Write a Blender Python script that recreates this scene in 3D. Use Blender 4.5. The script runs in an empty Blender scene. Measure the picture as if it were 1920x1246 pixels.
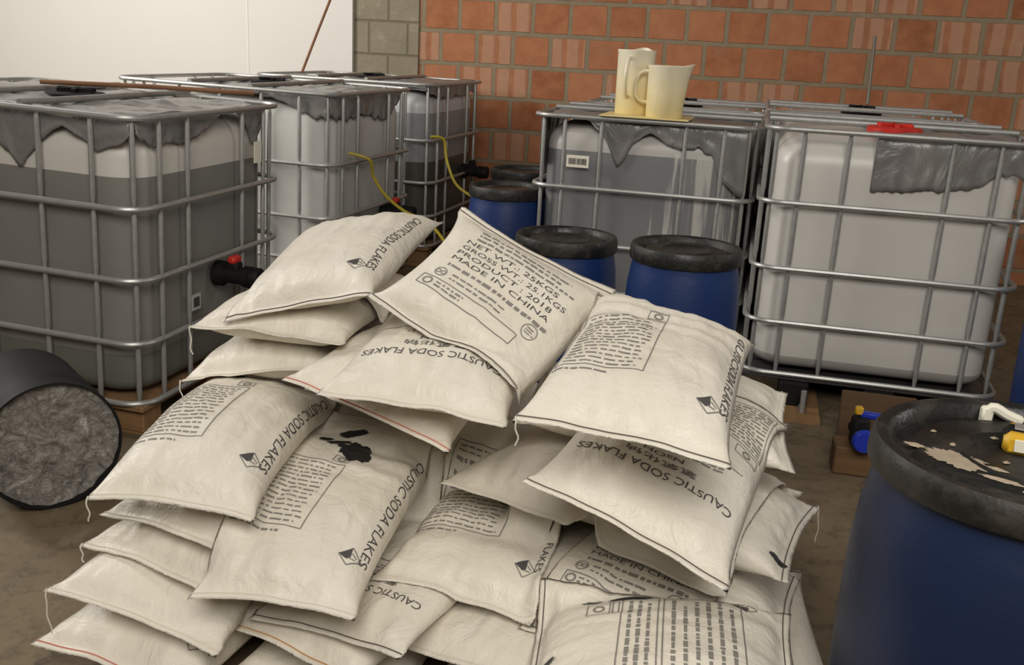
import bpy, bmesh, math, random
from math import pi, sin, cos, sqrt
from mathutils import Vector, Matrix, noise

# ------------------------------------------------------------------ camera, world, light
sc = bpy.context.scene
col = sc.collection
H_CAM, F_PX, PITCH, ROLL = 1.41, 1860.0, math.atan(543 / 1860.0), 0.052
cd = bpy.data.cameras.new('camera'); cam = bpy.data.objects.new('camera', cd); col.objects.link(cam)
cd.sensor_width = 36; cd.lens = F_PX / 1920 * 36; cd.clip_start = 0.05
fw = Vector((0, cos(PITCH), -sin(PITCH))); rt = Vector((1, 0, 0)); up = rt.cross(fw)
rt2 = rt * cos(ROLL) + up * sin(ROLL); up2 = up * cos(ROLL) - rt * sin(ROLL)
cam.matrix_world = Matrix(((rt2.x, up2.x, -fw.x, 0), (rt2.y, up2.y, -fw.y, 0), (rt2.z, up2.z, -fw.z, H_CAM), (0, 0, 0, 1)))
sc.camera = cam
w = bpy.data.worlds.new('world'); sc.world = w; w.use_nodes = True
w.node_tree.nodes['Background'].inputs[0].default_value = (1.0, 0.90, 0.78, 1)
w.node_tree.nodes['Background'].inputs[1].default_value = 0.10
def area(name, loc, aim, sx, sy, power, color, spread=180):
    l = bpy.data.lights.new(name, 'AREA'); l.shape = 'RECTANGLE'; l.size = sx; l.size_y = sy
    l.energy = power; l.color = color; l.spread = math.radians(spread)
    o = bpy.data.objects.new(name, l); col.objects.link(o); o.location = loc
    o.rotation_euler = (Vector(aim) - Vector(loc)).to_track_quat('-Z', 'Y').to_euler()
    return o
area('open_front', (.1, -1.0, 3.3), (.1, 2.3, .75), 2.6, 1.8, 150, (1.0, .955, .88))
area('left_door', (-4.7, 4.5, 2.7), (-.6, 6.9, 1.2), 1.8, 1.4, 165, (1.0, .955, .89))
area('high_window', (-3.2, 4.2, 4.4), (-1.8, 5.6, 1.0), 2.0, 1.4, 60, (1.0, .96, .90))
area('side_door', (5.2, 3.0, 2.4), (1.6, 3.9, .6), .8, 1.4, 30, (1.0, .95, .88))
sc.view_settings.view_transform = 'Standard'; sc.view_settings.look = 'None'
sc.view_settings.gamma = 1.0; sc.view_settings.use_curve_mapping = False
sc.view_settings.exposure = 0.0
sc.cycles.use_denoising = True
sc.cycles.max_bounces = 6; sc.cycles.caustics_reflective = False; sc.cycles.caustics_refractive = False

# ------------------------------------------------------------------ materials
class NT:
    def __init__(s, name):
        s.m = bpy.data.materials.new(name); s.m.use_nodes = True
        s.t = s.m.node_tree; s.b = s.t.nodes['Principled BSDF']
    def n(s, kind, **kw):
        x = s.t.nodes.new('ShaderNode' + kind)
        for k, v in kw.items():
            if k in ('operation', 'blend_type', 'data_type', 'noise_dimensions', 'wave_type', 'bands_direction', 'offset', 'offset_frequency', 'squash', 'feature', 'interpolation_type', 'use_clamp', 'clamp'):
                setattr(x, k, v)
            else:
                x.inputs[int(k[1:]) if k[0] == '_' and k[1:].isdigit() else k.replace('_', ' ')].default_value = v
        return x
    def l(s, a, b):
        s.t.links.new(a, b)
    def math(s, op, a, b=None, c=None):
        x = s.t.nodes.new('ShaderNodeMath'); x.operation = op
        for i, v in enumerate((a, b, c)):
            if v is None: continue
            if isinstance(v, (int, float)): x.inputs[i].default_value = v
            else: s.l(v, x.inputs[i])
        return x.outputs[0]
    def mix(s, f, a, b, blend='MIX'):
        x = s.t.nodes.new('ShaderNodeMix'); x.data_type = 'RGBA'; x.blend_type = blend
        for i, v in ((0, f), (6, a), (7, b)):
            if isinstance(v, (int, float)): x.inputs[i].default_value = v
            elif isinstance(v, tuple): x.inputs[i].default_value = (*v, 1)[:4]
            else: s.l(v, x.inputs[i])
        return x.outputs[2]
    def ramp(s, f, stops):
        x = s.t.nodes.new('ShaderNodeValToRGB'); e = x.color_ramp.elements
        while len(e) < len(stops): e.new(.5)
        for q, (p, c) in zip(e, stops):
            q.position = p; q.color = (*c, 1) if isinstance(c, tuple) else (c, c, c, 1)
        s.l(f, x.inputs[0]); return x.outputs[0]
    def coord(s, kind='Object', scale=None):
        x = s.t.nodes.new('ShaderNodeTexCoord'); o = x.outputs[kind]
        if scale:
            mp = s.t.nodes.new('ShaderNodeMapping'); mp.inputs['Scale'].default_value = scale
            s.l(o, mp.inputs[0]); o = mp.outputs[0]
        return o
    def noise(s, vec, scale, detail=4, rough=.55, dist=0.0):
        x = s.t.nodes.new('ShaderNodeTexNoise'); x.inputs['Scale'].default_value = scale
        x.inputs['Detail'].default_value = detail; x.inputs['Roughness'].default_value = rough
        x.inputs['Distortion'].default_value = dist
        s.l(vec, x.inputs['Vector']); return x.outputs[0]
    def bump(s, h, dist=.002, strength=1.0):
        x = s.t.nodes.new('ShaderNodeBump'); x.inputs['Distance'].default_value = dist
        x.inputs['Strength'].default_value = strength
        s.l(h, x.inputs['Height']); s.l(x.outputs[0], s.b.inputs['Normal'])
    def base(s, v):
        if isinstance(v, tuple): s.b.inputs['Base Color'].default_value = (*v, 1)
        else: s.l(v, s.b.inputs['Base Color'])
    def set(s, rough=.5, metal=0.0, **kw):
        if isinstance(rough, (int, float)): s.b.inputs['Roughness'].default_value = rough
        else: s.l(rough, s.b.inputs['Roughness'])
        s.b.inputs['Metallic'].default_value = metal
        for k, v in kw.items(): s.b.inputs[k.replace('_', ' ')].default_value = v
        return s.m

def simple(name, c, rough=.5, metal=0., var=.15, scale=8., bump=0.):
    t = NT(name); v = t.coord(); f = t.noise(v, scale, 5)
    t.base(t.mix(f, tuple(x * (1 - var) for x in c), tuple(min(1, x * (1 + var)) for x in c)))
    if bump: t.bump(t.noise(v, scale * 8, 3), bump)
    return t.set(rough, metal)

def m_sack():
    t = NT('woven_sack'); v = t.coord()
    big = t.noise(v, 5, 4); fine = t.noise(v, 60, 3)
    c = t.mix(t.ramp(big, [(.3, 0.), (.75, 1.)]), (.70, .645, .545), (.76, .715, .63))
    c = t.mix(t.ramp(t.noise(v, 11, 6, .7), [(.62, 0.), (.8, .35)]), c, (.58, .50, .36))
    t.base(c)
    wv = t.n('TexWave', wave_type='BANDS', bands_direction='X', Scale=70.0, Distortion=.6); t.l(v, wv.inputs['Vector'])
    wv2 = t.n('TexWave', wave_type='BANDS', bands_direction='Y', Scale=70.0, Distortion=.6); t.l(v, wv2.inputs['Vector'])
    cr = t.math('ADD', t.noise(v, 13, 5, .6, 1.4), t.math('MULTIPLY', t.noise(t.coord(scale=(30, 7, 12)), 1.0, 3, .5, .6), .5))
    h = t.math('ADD', t.math('MULTIPLY', t.math('ADD', wv.outputs[1], wv2.outputs[1]), .012), t.math('MULTIPLY', cr, .9))
    t.bump(h, .009, .75)
    return t.set(.42, Specular_IOR_Level=.4)
def m_floor():
    t = NT('concrete_floor'); v = t.coord()
    a = t.noise(v, 1.6, 6, .6); b = t.noise(v, 14, 6, .7); c3 = t.noise(v, 5, 5, .65, 1.0)
    c = t.mix(t.ramp(a, [(.35, 0.), (.65, 1.)]), (.128, .091, .051), (.19, .14, .082))
    c = t.mix(t.ramp(b, [(.50, 0.), (.66, .8)]), c, (.075, .055, .034))
    c = t.mix(t.ramp(c3, [(.6, 0.), (.68, .6)]), c, (.22, .175, .115))
    vo = t.n('TexVoronoi', feature='DISTANCE_TO_EDGE', Scale=1.1)
    dv = t.n('VectorMath', operation='ADD')
    nz = t.n('TexNoise', Scale=2.5, Detail=5.0); t.l(v, nz.inputs['Vector'])
    t.l(v, dv.inputs[0]); t.l(nz.outputs[1], dv.inputs[1]); t.l(dv.outputs[0], vo.inputs['Vector'])
    crack = t.ramp(vo.outputs[0], [(0., .8), (.012, 0.)])
    c = t.mix(crack, c, (.06, .045, .03))
    t.base(c); t.bump(t.math('ADD', b, t.math('MULTIPLY', c3, 1.5)), .004, .6)
    return t.set(t.ramp(a, [(.3, .55), (.7, .8)]))
def m_brick():
    t = NT('hollow_clay_block'); v = t.coord()
    nz = t.n('TexNoise', Scale=6.0, Detail=4.0); t.l(v, nz.inputs['Vector'])
    off = t.n('VectorMath', operation='SUBTRACT'); t.l(nz.outputs[1], off.inputs[0]); off.inputs[1].default_value = (.5, .5, .5)
    sc_ = t.n('VectorMath', operation='SCALE'); t.l(off.outputs[0], sc_.inputs[0]); sc_.inputs['Scale'].default_value = .012
    av = t.n('VectorMath', operation='ADD'); t.l(v, av.inputs[0]); t.l(sc_.outputs[0], av.inputs[1])
    def brick(mortar):
        b = t.n('TexBrick', offset=.5, Scale=1.0, Mortar_Size=mortar, Mortar_Smooth=.15, Bias=0.0, Brick_Width=.27, Row_Height=.228)
        b.inputs['Color1'].default_value = (0, 0, 0, 1); b.inputs['Color2'].default_value = (1, 1, 1, 1); b.inputs['Mortar'].default_value = (.5, .5, .5, 1)
        t.l(av.outputs[0], b.inputs['Vector']); return b
    b = brick(.016)
    rnd = b.outputs[0]
    clay = t.ramp(rnd, [(.0, (.25, .088, .040)), (.35, (.34, .128, .060)), (.7, (.385, .158, .080)), (1., (.30, .13, .072))])
    n1 = t.noise(v, 9, 5, .6); n2 = t.noise(v, 2.4, 5, .6)
    clay = t.mix(t.ramp(n1, [(.35, 0.), (.7, .45)]), clay, (.52, .24, .125))
    # ribbed faces on some blocks, smeared with mortar
    wv = t.n('TexWave', wave_type='BANDS', bands_direction='X', Scale=2.5, Distortion=1.5, Detail=2.0); t.l(v, wv.inputs['Vector'])
    rib = t.ramp(wv.outputs[1], [(.1, 0.), (.35, .9)])
    sel = t.ramp(rnd, [(.70, 0.), (.72, 1.)])
    smear = t.mix(t.noise(v, 22, 3), (.50, .30, .20), (.40, .22, .14))
    clay = t.mix(t.math('MULTIPLY', t.math('MULTIPLY', rib, sel), .8), clay, smear)
    mort = t.mix(t.noise(v, 12, 5), (.20, .155, .10), (.31, .25, .17))
    # washed-over mortar patches
    fac = b.outputs[1]
    sm = t.ramp(n2, [(.58, 0.), (.72, .8)])
    fac = t.math('MAXIMUM', fac, t.math('MULTIPLY', sm, t.ramp(t.noise(v, 10, 4), [(.4, 0.), (.7, 1.)])))
    t.base(t.mix(fac, clay, mort))
    h = t.math('ADD', t.math('SUBTRACT', 1.0, b.outputs[1]), t.math('MULTIPLY', n1, .25))
    h = t.math('SUBTRACT', h, t.math('MULTIPLY', t.math('MULTIPLY', t.math('SUBTRACT', 1.0, rib), sel), .35))
    t.bump(h, .008, 1.0)
    return t.set(.9, Specular_IOR_Level=.15)
def m_block_column():
    t = NT('cement_block'); v = t.coord()
    b = t.n('TexBrick', offset=.5, Scale=1.0, Mortar_Size=.012, Mortar_Smooth=.6, Brick_Width=.30, Row_Height=.235)
    t.l(v, b.inputs['Vector'])
    n1 = t.noise(v, 9, 6, .65, .6); n2 = t.noise(v, 3, 4)
    c = t.mix(n2, (.20, .175, .125), (.31, .275, .20))
    c = t.mix(t.ramp(n1, [(.55, 0.), (.75, .6)]), c, (.42, .39, .31))
    c = t.mix(t.math('MULTIPLY', b.outputs[1], .75), c, (.16, .135, .095))
    t.base(c); t.bump(t.math('SUBTRACT', n1, t.math('MULTIPLY', b.outputs[1], .5)), .012, .8)
    return t.set(.95, Specular_IOR_Level=.1)
def m_tank(name, empty, full, level, band=None, streaks=False):
    """Translucent tank plastic; the contents show through up to the liquid level (local z, metres)."""
    t = NT(name); v = t.coord()
    sx = t.n('SeparateXYZ'); t.l(v, sx.inputs[0]); z = sx.outputs[2]
    zz = t.math('ADD', z, t.math('MULTIPLY', t.math('SUBTRACT', t.noise(v, 3, 2), .5), .006))
    a = t.mix(t.noise(v, 3, 4), tuple(x * .93 for x in empty), empty)
    b = t.mix(t.noise(v, 2.2, 4), tuple(x * .85 for x in full), tuple(x * 1.12 for x in full))
    f = t.math('GREATER_THAN', zz, level)
    c = t.mix(f, b, a)
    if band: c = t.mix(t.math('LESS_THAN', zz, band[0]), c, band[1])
    if streaks:
        s1 = t.noise(t.coord(scale=(22, 22, 1.2)), 1.0, 4, .6)
        s2 = t.ramp(s1, [(.47, 0.), (.58, .8)])
        s2 = t.math('MULTIPLY', s2, t.ramp(sx.outputs[1], [(.0, 0.), (.06, 1.)]))
        s2 = t.math('MULTIPLY', s2, t.math('LESS_THAN', z, level + .02))
        c = t.mix(s2, c, (.62, .60, .55))
    t.base(c); t.bump(t.noise(v, 9, 3), .004, .4)
    m = t.set(.36, Specular_IOR_Level=.45)
    t.b.inputs['Subsurface Weight'].default_value = .12
    t.b.inputs['Subsurface Radius'].default_value = (.03, .03, .025)
    return m
def m_foil():
    t = NT('crusted_foil'); v = t.coord()
    n1 = t.noise(v, 26, 8, .75, 1.2); n2 = t.noise(v, 70, 5, .7)
    c = t.ramp(n1, [(.30, (.07, .065, .06)), (.45, (.30, .275, .245)), (.58, (.48, .45, .41)), (.68, (.95, .93, .9))])
    t.base(c); t.bump(t.math('ADD', n1, t.math('MULTIPLY', n2, .5)), .02, 1.0)
    return t.set(t.ramp(n2, [(.3, .3), (.7, .7)]), .08)
def m_film():
    t = NT('grey_film'); v = t.coord()
    n = t.noise(t.coord(scale=(1, 1, .45)), 5, 4, .5, 1.2)
    t.base(t.mix(n, (.13, .125, .12), (.27, .26, .25)))
    t.bump(n, .03, .8)
    return t.set(.30, Specular_IOR_Level=.6)
def m_lid():
    t = NT('dirty_black_lid'); v = t.coord()
    n = t.noise(v, 9, 6, .65, .5)
    t.base(t.mix(t.ramp(n, [(.5, 0.), (.75, .8)]), (.010, .010, .009), (.065, .052, .036)))
    t.bump(t.noise(v, 60, 3), .002)
    return t.set(t.ramp(n, [(.35, .32), (.7, .75)]))
def m_wood(name, c):
    t = NT(name); v = t.coord(scale=(3, 30, 30))
    n = t.noise(v, 1.0, 5, .6, .4)
    t.base(t.mix(n, tuple(x * .6 for x in c), tuple(min(1, x * 1.35) for x in c)))
    t.bump(n, .002); return t.set(.8)
def m_jug():
    t = NT('stained_jug_plastic'); v = t.coord()
    sx = t.n('SeparateXYZ'); t.l(v, sx.inputs[0])
    n = t.noise(v, 14, 5, .6, .4)
    c = t.mix(t.ramp(sx.outputs[2], [(.0, 0.), (.27, 1.)]), (.74, .60, .27), (.80, .75, .60))
    c = t.mix(t.ramp(n, [(.55, 0.), (.75, .45)]), c, (.70, .56, .27))
    t.base(c); m = t.set(.4); t.b.inputs['Subsurface Weight'].default_value = .1
    t.b.inputs['Subsurface Radius'].default_value = (.02, .018, .01); return m

M = {}
M['sack'] = m_sack()
M['ink'] = simple('black_ink', (.07, .066, .064), .6)
M['grey_ink'] = simple('grey_ink', (.23, .215, .195), .6)
M['stain'] = simple('black_stain_and_shade', (.02, .02, .02), .5, var=.5, scale=30)  # also colours one painted blot of shade
M['thread'] = simple('white_thread', (.66, .62, .54), .8)
M['dark_thread'] = simple('dark_thread', (.10, .085, .07), .8)
M['red_thread'] = simple('red_thread', (.55, .17, .12), .8)
M['orange_thread'] = simple('orange_thread', (.50, .25, .08), .8)
M['floor'] = m_floor(); M['brick'] = m_brick(); M['column'] = m_block_column()
M['white_panel'] = simple('white_panel', (.70, .67, .63), .6, var=.04, scale=1.2)
M['joint'] = simple('panel_joint', (.76, .74, .71), .7, var=.03)
M['galv'] = simple('galvanised_steel', (.40, .40, .385), .42, .55, .22, 40)
M['dark_steel'] = simple('dark_steel', (.10, .10, .10), .45, .6)
M['film'] = m_film()
M['black'] = simple('black_plastic', (.010, .010, .010), .62)
M['black'].node_tree.nodes['Principled BSDF'].inputs['Specular IOR Level'].default_value = .18
M['lid'] = m_lid()
M['blue'] = simple('blue_drum_plastic', (.006, .026, .115), .46, var=.3, scale=5, bump=.001)
M['navy'] = simple('navy_drum_plastic', (.004, .014, .052), .46, var=.35, scale=5, bump=.001)
M['red'] = simple('red_plastic', (.55, .03, .02), .35)
M['cap_blue'] = simple('blue_cap', (.012, .035, .40), .35)
M['yellow'] = simple('yellow_plastic', (.62, .36, .02), .4)
M['hose'] = simple('yellow_hose', (.45, .36, .03), .4)
M['label'] = simple('paper_label', (.78, .74, .62), .7, var=.05)
M['plate'] = simple('label_plate', (.42, .42, .40), .5)
M['wood'] = m_wood('pallet_wood', (.25, .14, .06)); M['rod'] = m_wood('rod_wood', (.22, .105, .05))
M['cardboard'] = m_wood('brown_board', (.14, .075, .03))
M['board'] = m_wood('shade_board', (.10, .055, .024)); M['jug'] = m_jug(); M['foil'] = m_foil()
M['steelrod'] = simple('rebar', (.20, .18, .15), .5, .6)
M['residue'] = simple('dried_residue', (.36, .29, .21), .9, var=.3, scale=40)
M['tray'] = simple('yellowed_tray', (.70, .58, .28), .45)

# ------------------------------------------------------------------ mesh helpers
class MB:
    def __init__(s): s.v = []; s.f = []; s.smooth = True
    def add(s, vs, fs):
        o = len(s.v); s.v += [Vector(x) for x in vs]; s.f += [tuple(i + o for i in f) for f in fs]; return s
    def box(s, c, d, R=None, bev=.0):
        x, y, z = (q / 2 for q in d); c = Vector(c)
        if bev <= 0:
            vs = [Vector((i * x, j * y, k * z)) for i in (-1, 1) for j in (-1, 1) for k in (-1, 1)]
            fs = [(0, 1, 3, 2), (4, 6, 7, 5), (0, 4, 5, 1), (2, 3, 7, 6), (0, 2, 6, 4), (1, 5, 7, 3)]
        else:
            b = min(bev, x * .98, y * .98, z * .98); vs = []; idx = {}
            for i in (-1, 1):
                for j in (-1, 1):
                    for k in (-1, 1):
                        for ax in range(3):
                            p = [i * (x - b), j * (y - b), k * (z - b)]; p[ax] = (i * x, j * y, k * z)[ax]
                            idx[(i, j, k, ax)] = len(vs); vs.append(Vector(p))
            fs = []
            for ax in range(3):
                for sgn in (-1, 1):
                    q = []
                    for (a, b2) in ((-1, -1), (1, -1), (1, 1), (-1, 1)):
                        t = [0, 0, 0]; o = [(ax + 1) % 3, (ax + 2) % 3]; t[ax] = sgn; t[o[0]] = a; t[o[1]] = b2
                        q.append(idx[(t[0], t[1], t[2], ax)])
                    fs.append(tuple(q) if sgn > 0 else tuple(reversed(q)))
            for ax in range(3):
                o = [(ax + 1) % 3, (ax + 2) % 3]
                for a in (-1, 1):
                    for b2 in (-1, 1):
                        q = []
                        for e, face in ((-1, o[0]), (1, o[0]), (1, o[1]), (-1, o[1])):
                            t = [0, 0, 0]; t[ax] = e; t[o[0]] = a; t[o[1]] = b2
                            q.append(idx[(t[0], t[1], t[2], face)])
                        fs.append(tuple(q) if a * b2 < 0 else tuple(reversed(q)))
            for i in (-1, 1):
                for j in (-1, 1):
                    for k in (-1, 1):
                        q = [idx[(i, j, k, 0)], idx[(i, j, k, 1)], idx[(i, j, k, 2)]]
                        fs.append(tuple(q) if i * j * k > 0 else tuple(reversed(q)))
        if R is not None: vs = [R @ q for q in vs]
        return s.add([q + c for q in vs], fs)
    def tube(s, pts, r, n=8, closed=False):
        pts = [Vector(p) for p in pts]; N = len(pts); rr = r if isinstance(r, (list, tuple)) else [r] * N
        tang = []
        for i in range(N):
            a = pts[(i - 1) % N] if closed or i > 0 else pts[i]; b = pts[(i + 1) % N] if closed or i < N - 1 else pts[i]
            tang.append((b - a).normalized())
        t0 = tang[0]; nrm = t0.orthogonal().normalized(); vs = []
        for i in range(N):
            if i: nrm = (tang[i - 1].rotation_difference(tang[i]) @ nrm); nrm = (nrm - tang[i] * nrm.dot(tang[i])).normalized()
            bn = tang[i].cross(nrm)
            for k in range(n):
                a = 2 * pi * k / n; vs.append(pts[i] + (nrm * cos(a) + bn * sin(a)) * rr[i])
        fs = []
        for i in range(N if closed else N - 1):
            j = (i + 1) % N
            for k in range(n):
                k2 = (k + 1) % n; fs.append((i * n + k, i * n + k2, j * n + k2, j * n + k))
        if not closed:
            fs.append(tuple(reversed(range(n)))); fs.append(tuple((N - 1) * n + k for k in range(n)))
        return s.add(vs, fs)
    def lathe(s, prof, n=48, c=(0, 0, 0), R=None, cap=True):
        c = Vector(c); vs = []; fs = []; N = len(prof)
        for (r, z) in prof:
            for k in range(n):
                a = 2 * pi * k / n; p = Vector((r * cos(a), r * sin(a), z)); vs.append((R @ p if R is not None else p) + c)
        for i in range(N - 1):
            for k in range(n):
                k2 = (k + 1) % n; fs.append((i * n + k, i * n + k2, (i + 1) * n + k2, (i + 1) * n + k))
        if cap:
            if prof[0][0] > 1e-4: fs.append(tuple(reversed(range(n))))
            if prof[-1][0] > 1e-4: fs.append(tuple((N - 1) * n + k for k in range(n)))
        return s.add(vs, fs)
    def prism(s, poly, z0, z1):
        n = len(poly)
        vs = [(x, y, z0) for x, y in poly] + [(x, y, z1) for x, y in poly]
        fs = [tuple(reversed(range(n))), tuple(range(n, 2 * n))] + [(i, (i + 1) % n, n + (i + 1) % n, n + i) for i in range(n)]
        return s.add(vs, fs)
    def mesh(s, name, mat, smooth=True, angle=40):
        me = bpy.data.meshes.new(name); me.from_pydata([v[:] for v in s.v], [], s.f); me.validate(); me.update()
        me.materials.append(mat)
        if smooth:
            me.polygons.foreach_set('use_smooth', [True] * len(me.polygons))
            try: me.set_sharp_from_angle(angle=math.radians(angle))
            except Exception: pass
        return me
    def build(s, name, mat, parent=None, smooth=True, angle=40):
        return link(name, s.mesh(name, mat, smooth, angle), parent)

def link(name, me, parent=None):
    o = bpy.data.objects.new(name, me); col.objects.link(o)
    if parent is not None: o.parent = parent
    return o
def tag(o, label=None, cat=None, group=None, kind=None):
    if label: o['label'] = label
    if cat: o['category'] = cat
    if group: o['group'] = group
    if kind: o['kind'] = kind
    return o
def thing(name, label, cat, loc=(0, 0, 0), rot=(0, 0, 0), group=None):
    o = bpy.data.objects.new(name, None); col.objects.link(o); o.empty_display_size = .1
    o.location = loc; o.rotation_euler = rot
    return tag(o, label, cat, group)

# ------------------------------------------------------------------ setting
WA, WD = -.22, 7.2
wdir = Vector((cos(WA), sin(WA), 0)); wn = Vector((-sin(WA), cos(WA), 0))
def wall_obj(name, s0, s1, z0, z1, d, thick, mat, org=(0, 0)):
    """A slab in the back-wall plane, its face at distance d; local x along the wall, local y = height."""
    mb = MB().box(((s0 + s1) / 2 - org[0], (z0 + z1) / 2 - org[1], -thick / 2), (s1 - s0, z1 - z0, thick))
    o = mb.build(name, mat, None, smooth=False)
    q = wdir * org[0] + wn * d
    o.matrix_world = Matrix(((wdir.x, 0, -wn.x, q.x), (wdir.y, 0, -wn.y, q.y), (0, 1, 0, org[1]), (0, 0, 0, 1)))
    o['kind'] = 'structure'
    return o
fl = MB().box((0, 3, -.05), (14, 14, .1)).build('floor', M['floor'], None, False); fl['kind'] = 'structure'
S_COL0, S_COL1 = -2.92, -2.42
wall_obj('wall_back', S_COL1, 4.6, 0, 3.2, WD, .2, M['brick'], (-1.71, .10))
wall_obj('trim_1', S_COL0 - .06, S_COL1, 0, 3.2, WD - .015, .215, M['column'], (-2.8, .10))
wall_obj('wall_left', -7.0, S_COL0, 0, 3.2, WD - .05, .25, M['white_panel'])
wall_obj('trim_2', -3.77, -3.757, 0, 3.2, WD - .053, .02, M['joint'])

# ------------------------------------------------------------------ bulk liquid containers (caged tanks)
def rrect(x, y, r, n=6):
    p = []
    for cx, cy, a0 in ((x - r, y - r, 0), (-x + r, y - r, pi / 2), (-x + r, -y + r, pi), (x - r, -y + r, 3 * pi / 2)):
        for k in range(n + 1):
            a = a0 + pi / 2 * k / n; p.append((cx + r * cos(a), cy + r * sin(a)))
    return p
CX, CY, CR = .60, .50, .10            # half length, half width and corner radius of the cage
def tank_mesh(top, bot, mat):
    mb = MB(); prof = []
    k = 8
    for i in range(k + 1):                        # rounded shoulder
        a = pi / 2 * i / k; prof.append((.10 * (1 - cos(a)) , top - .09 * sin(a) * 1.0, i))
    prof = []
    for i in range(5): a = pi / 2 * i / 4; prof.append((.05 * (1 - sin(a)), bot + .05 * (1 - cos(a))))
    for i in range(1, 13): prof.append((0.0, bot + .05 + (top - .13 - bot - .05) * i / 13))
    for i in range(9): a = pi / 2 * i / 8; prof.append((.10 * (1 - cos(a)), top - .13 + .11 * sin(a)))
    prof.append((.16, top - .014)); prof.append((.30, top - .004))
    rings = []
    for off, z in prof:
        rr = max(.03, .12 - off * .3)
        rings.append([(x, y, z) for x, y in rrect(CX - .035 - off, CY - .035 - off, rr, 7)])
    n = len(rings[0]); vs = [p for r in rings for p in r]; fs = []
    for i in range(len(rings) - 1):
        for j in range(n):
            j2 = (j + 1) % n; fs.append((i * n + j, i * n + j2, (i + 1) * n + j2, (i + 1) * n + j))
    fs.append(tuple(reversed(range(n)))); fs.append(tuple((len(rings) - 1) * n + j for j in range(n)))
    return mb.add(vs, fs).mesh('tank', mat, True, 50)
UPX = (.14, .31, .50, .69, .86)        # uprights along the long sides
UPY = (.14, .31, .69, .86)             # and along the short sides
_up = {}
def upright_mesh(zs):
    key = tuple(zs)
    if key not in _up:
        zz, rr = [], []
        for i in range(len(zs) - 1):
            a, b = zs[i], zs[i + 1]
            zz += [a, a + .018, a + .035, (a + b) / 2, b - .035, b - .018]; rr += [.0065, .0075, .0095, .0095, .0095, .0075]
        zz.append(zs[-1]); rr.append(.0065)
        _up[key] = MB().tube([(0, 0, z) for z in zz], rr, 8).mesh('upright', M['galv'])
    return _up[key]
def container(label, loc, rotz, zs, tank_mat, top_bars=(.36, .64), cap='black', cap_x=0., valve=None, tilt=0., legs='block', group='caged liquid tanks', plates=(), valve_side='+x'):
    t = thing('caged_tank', label, 'tank', loc, (0, tilt, rotz), group)
    top, bot = zs[-1], zs[0]
    tk = link('tank', tank_mesh(top - .012, bot + .012, tank_mat), t)
    c = MB().lathe([(.0, top - .02), (.105, top - .02), (.11, top - .012), (.11, top + .012), (.10, top + .018), (.03, top + .018), (.0, top + .018)], 32, cap=False)
    for a in range(3): c.box((0, 0, top + .024), (.15, .016, .016), Matrix.Rotation(a * pi / 3, 3, 'Z'))
    cp = c.build('filler_cap', M[cap], t); cp.location = (cap_x, 0, 0)
    ring = [(x, y, 0) for x, y in rrect(CX + .010, CY + .010, CR, 6)]
    rm = MB().tube(ring, .0105, 8, True).mesh('rail', M['galv'])
    for z in zs:
        r = link('rail', rm, t); r.location = (0, 0, z)
    um = upright_mesh(zs)
    pts = [(-CX + 2 * CX * u, sgn * (CY - .004)) for u in UPX for sgn in (-1, 1)] + [(sgn * (CX - .004), -CY + 2 * CY * u) for u in UPY for sgn in (-1, 1)]
    pts += [(sx * (CX - .034), sy * (CY - .034)) for sx in (-1, 1) for sy in (-1, 1)]
    for p in pts:
        u = link('upright', um, t); u.location = (p[0], p[1], 0)
    bm_ = MB().tube([(0, -CY, top + .014), (0, CY, top + .014)], .012, 8).mesh('top_bar', M['galv'])
    for u in top_bars:
        x = link('top_bar', bm_, t); x.location = (-CX + 2 * CX * u, 0, 0)
    # pallet
    pm = M['wood'] if legs != 'steel' else M['dark_steel']
    d = MB().box((0, 0, bot - .018), (2 * CX, 2 * CY, .022), None, .004)
    if legs != 'steel':
        for y in (-.42, 0, .42): d.box((0, y, .012), (2 * CX, .11, .024), None, .003)
    pal = d.build('pallet', pm, t, False)
    h = bot - .03
    for x in ((-.52, 0, .67) if legs == 'steel' else (-.52, 0, .52)):
        for y in ((-.24, .10, .38) if legs == 'steel' else (-.42, 0, .42)):
            if legs == 'steel':
                MB().box((x - .09, y - .04, h / 2 + .01), (.13, .12, h - .01), None, .006).build('pallet_block', M['black'], pal, False)
                l = MB().tube([(x - .045, y, h), (x - .045, y, .022), (x + .045, y, .022), (x + .045, y, h)], .012, 8).build('pallet_foot', M['galv'], pal)
            else:
                MB().box((x, y, (h + .024) / 2), (.13, .11, h - .024), None, .004).build('pallet_foot', M['wood'], pal, False)
    if legs == 'steel':
        for y in (-.24, .10, .38): MB().box((.10, y, .008), (2 * CX + .20, .14, .016)).build('pallet_runner', M['wood'], pal, False)
    if valve:
        yo = valve.get('y', 0); z = valve['z']; x0 = CX - .02
        R = Matrix.Rotation(pi / 2, 3, 'Y')
        v = MB().lathe([(.05, 0), (.05, .03), (.034, .04), (.034, .115), (.042, .12), (.042, .15), (.03, .152)], 24, (x0, yo, z), R)
        v.box((x0 + .075, yo, z + .03), (.05, .05, .05), None, .008)
        vb = v.build('valve', M['black'], t)
        MB().lathe([(.041, 0), (.041, .03), (.036, .036), (0, .037)], 24, (x0 + .152, yo, z), R).build('valve_cap', M[valve.get('cap', 'black')], vb)
        hd = MB().box((x0 + .075, yo + valve.get('hy', 0), z + .062), valve.get('hs', (.035, .06, .03)), None, .008)
        hd.build('valve_handle', M[valve.get('handle', 'red')], vb)
        if valve.get('tab'): MB().box((x0 + .075, yo - .012, z + .085), (.022, .022, .03), None, .005).build('valve_tab', M['yellow'], vb)
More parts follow.
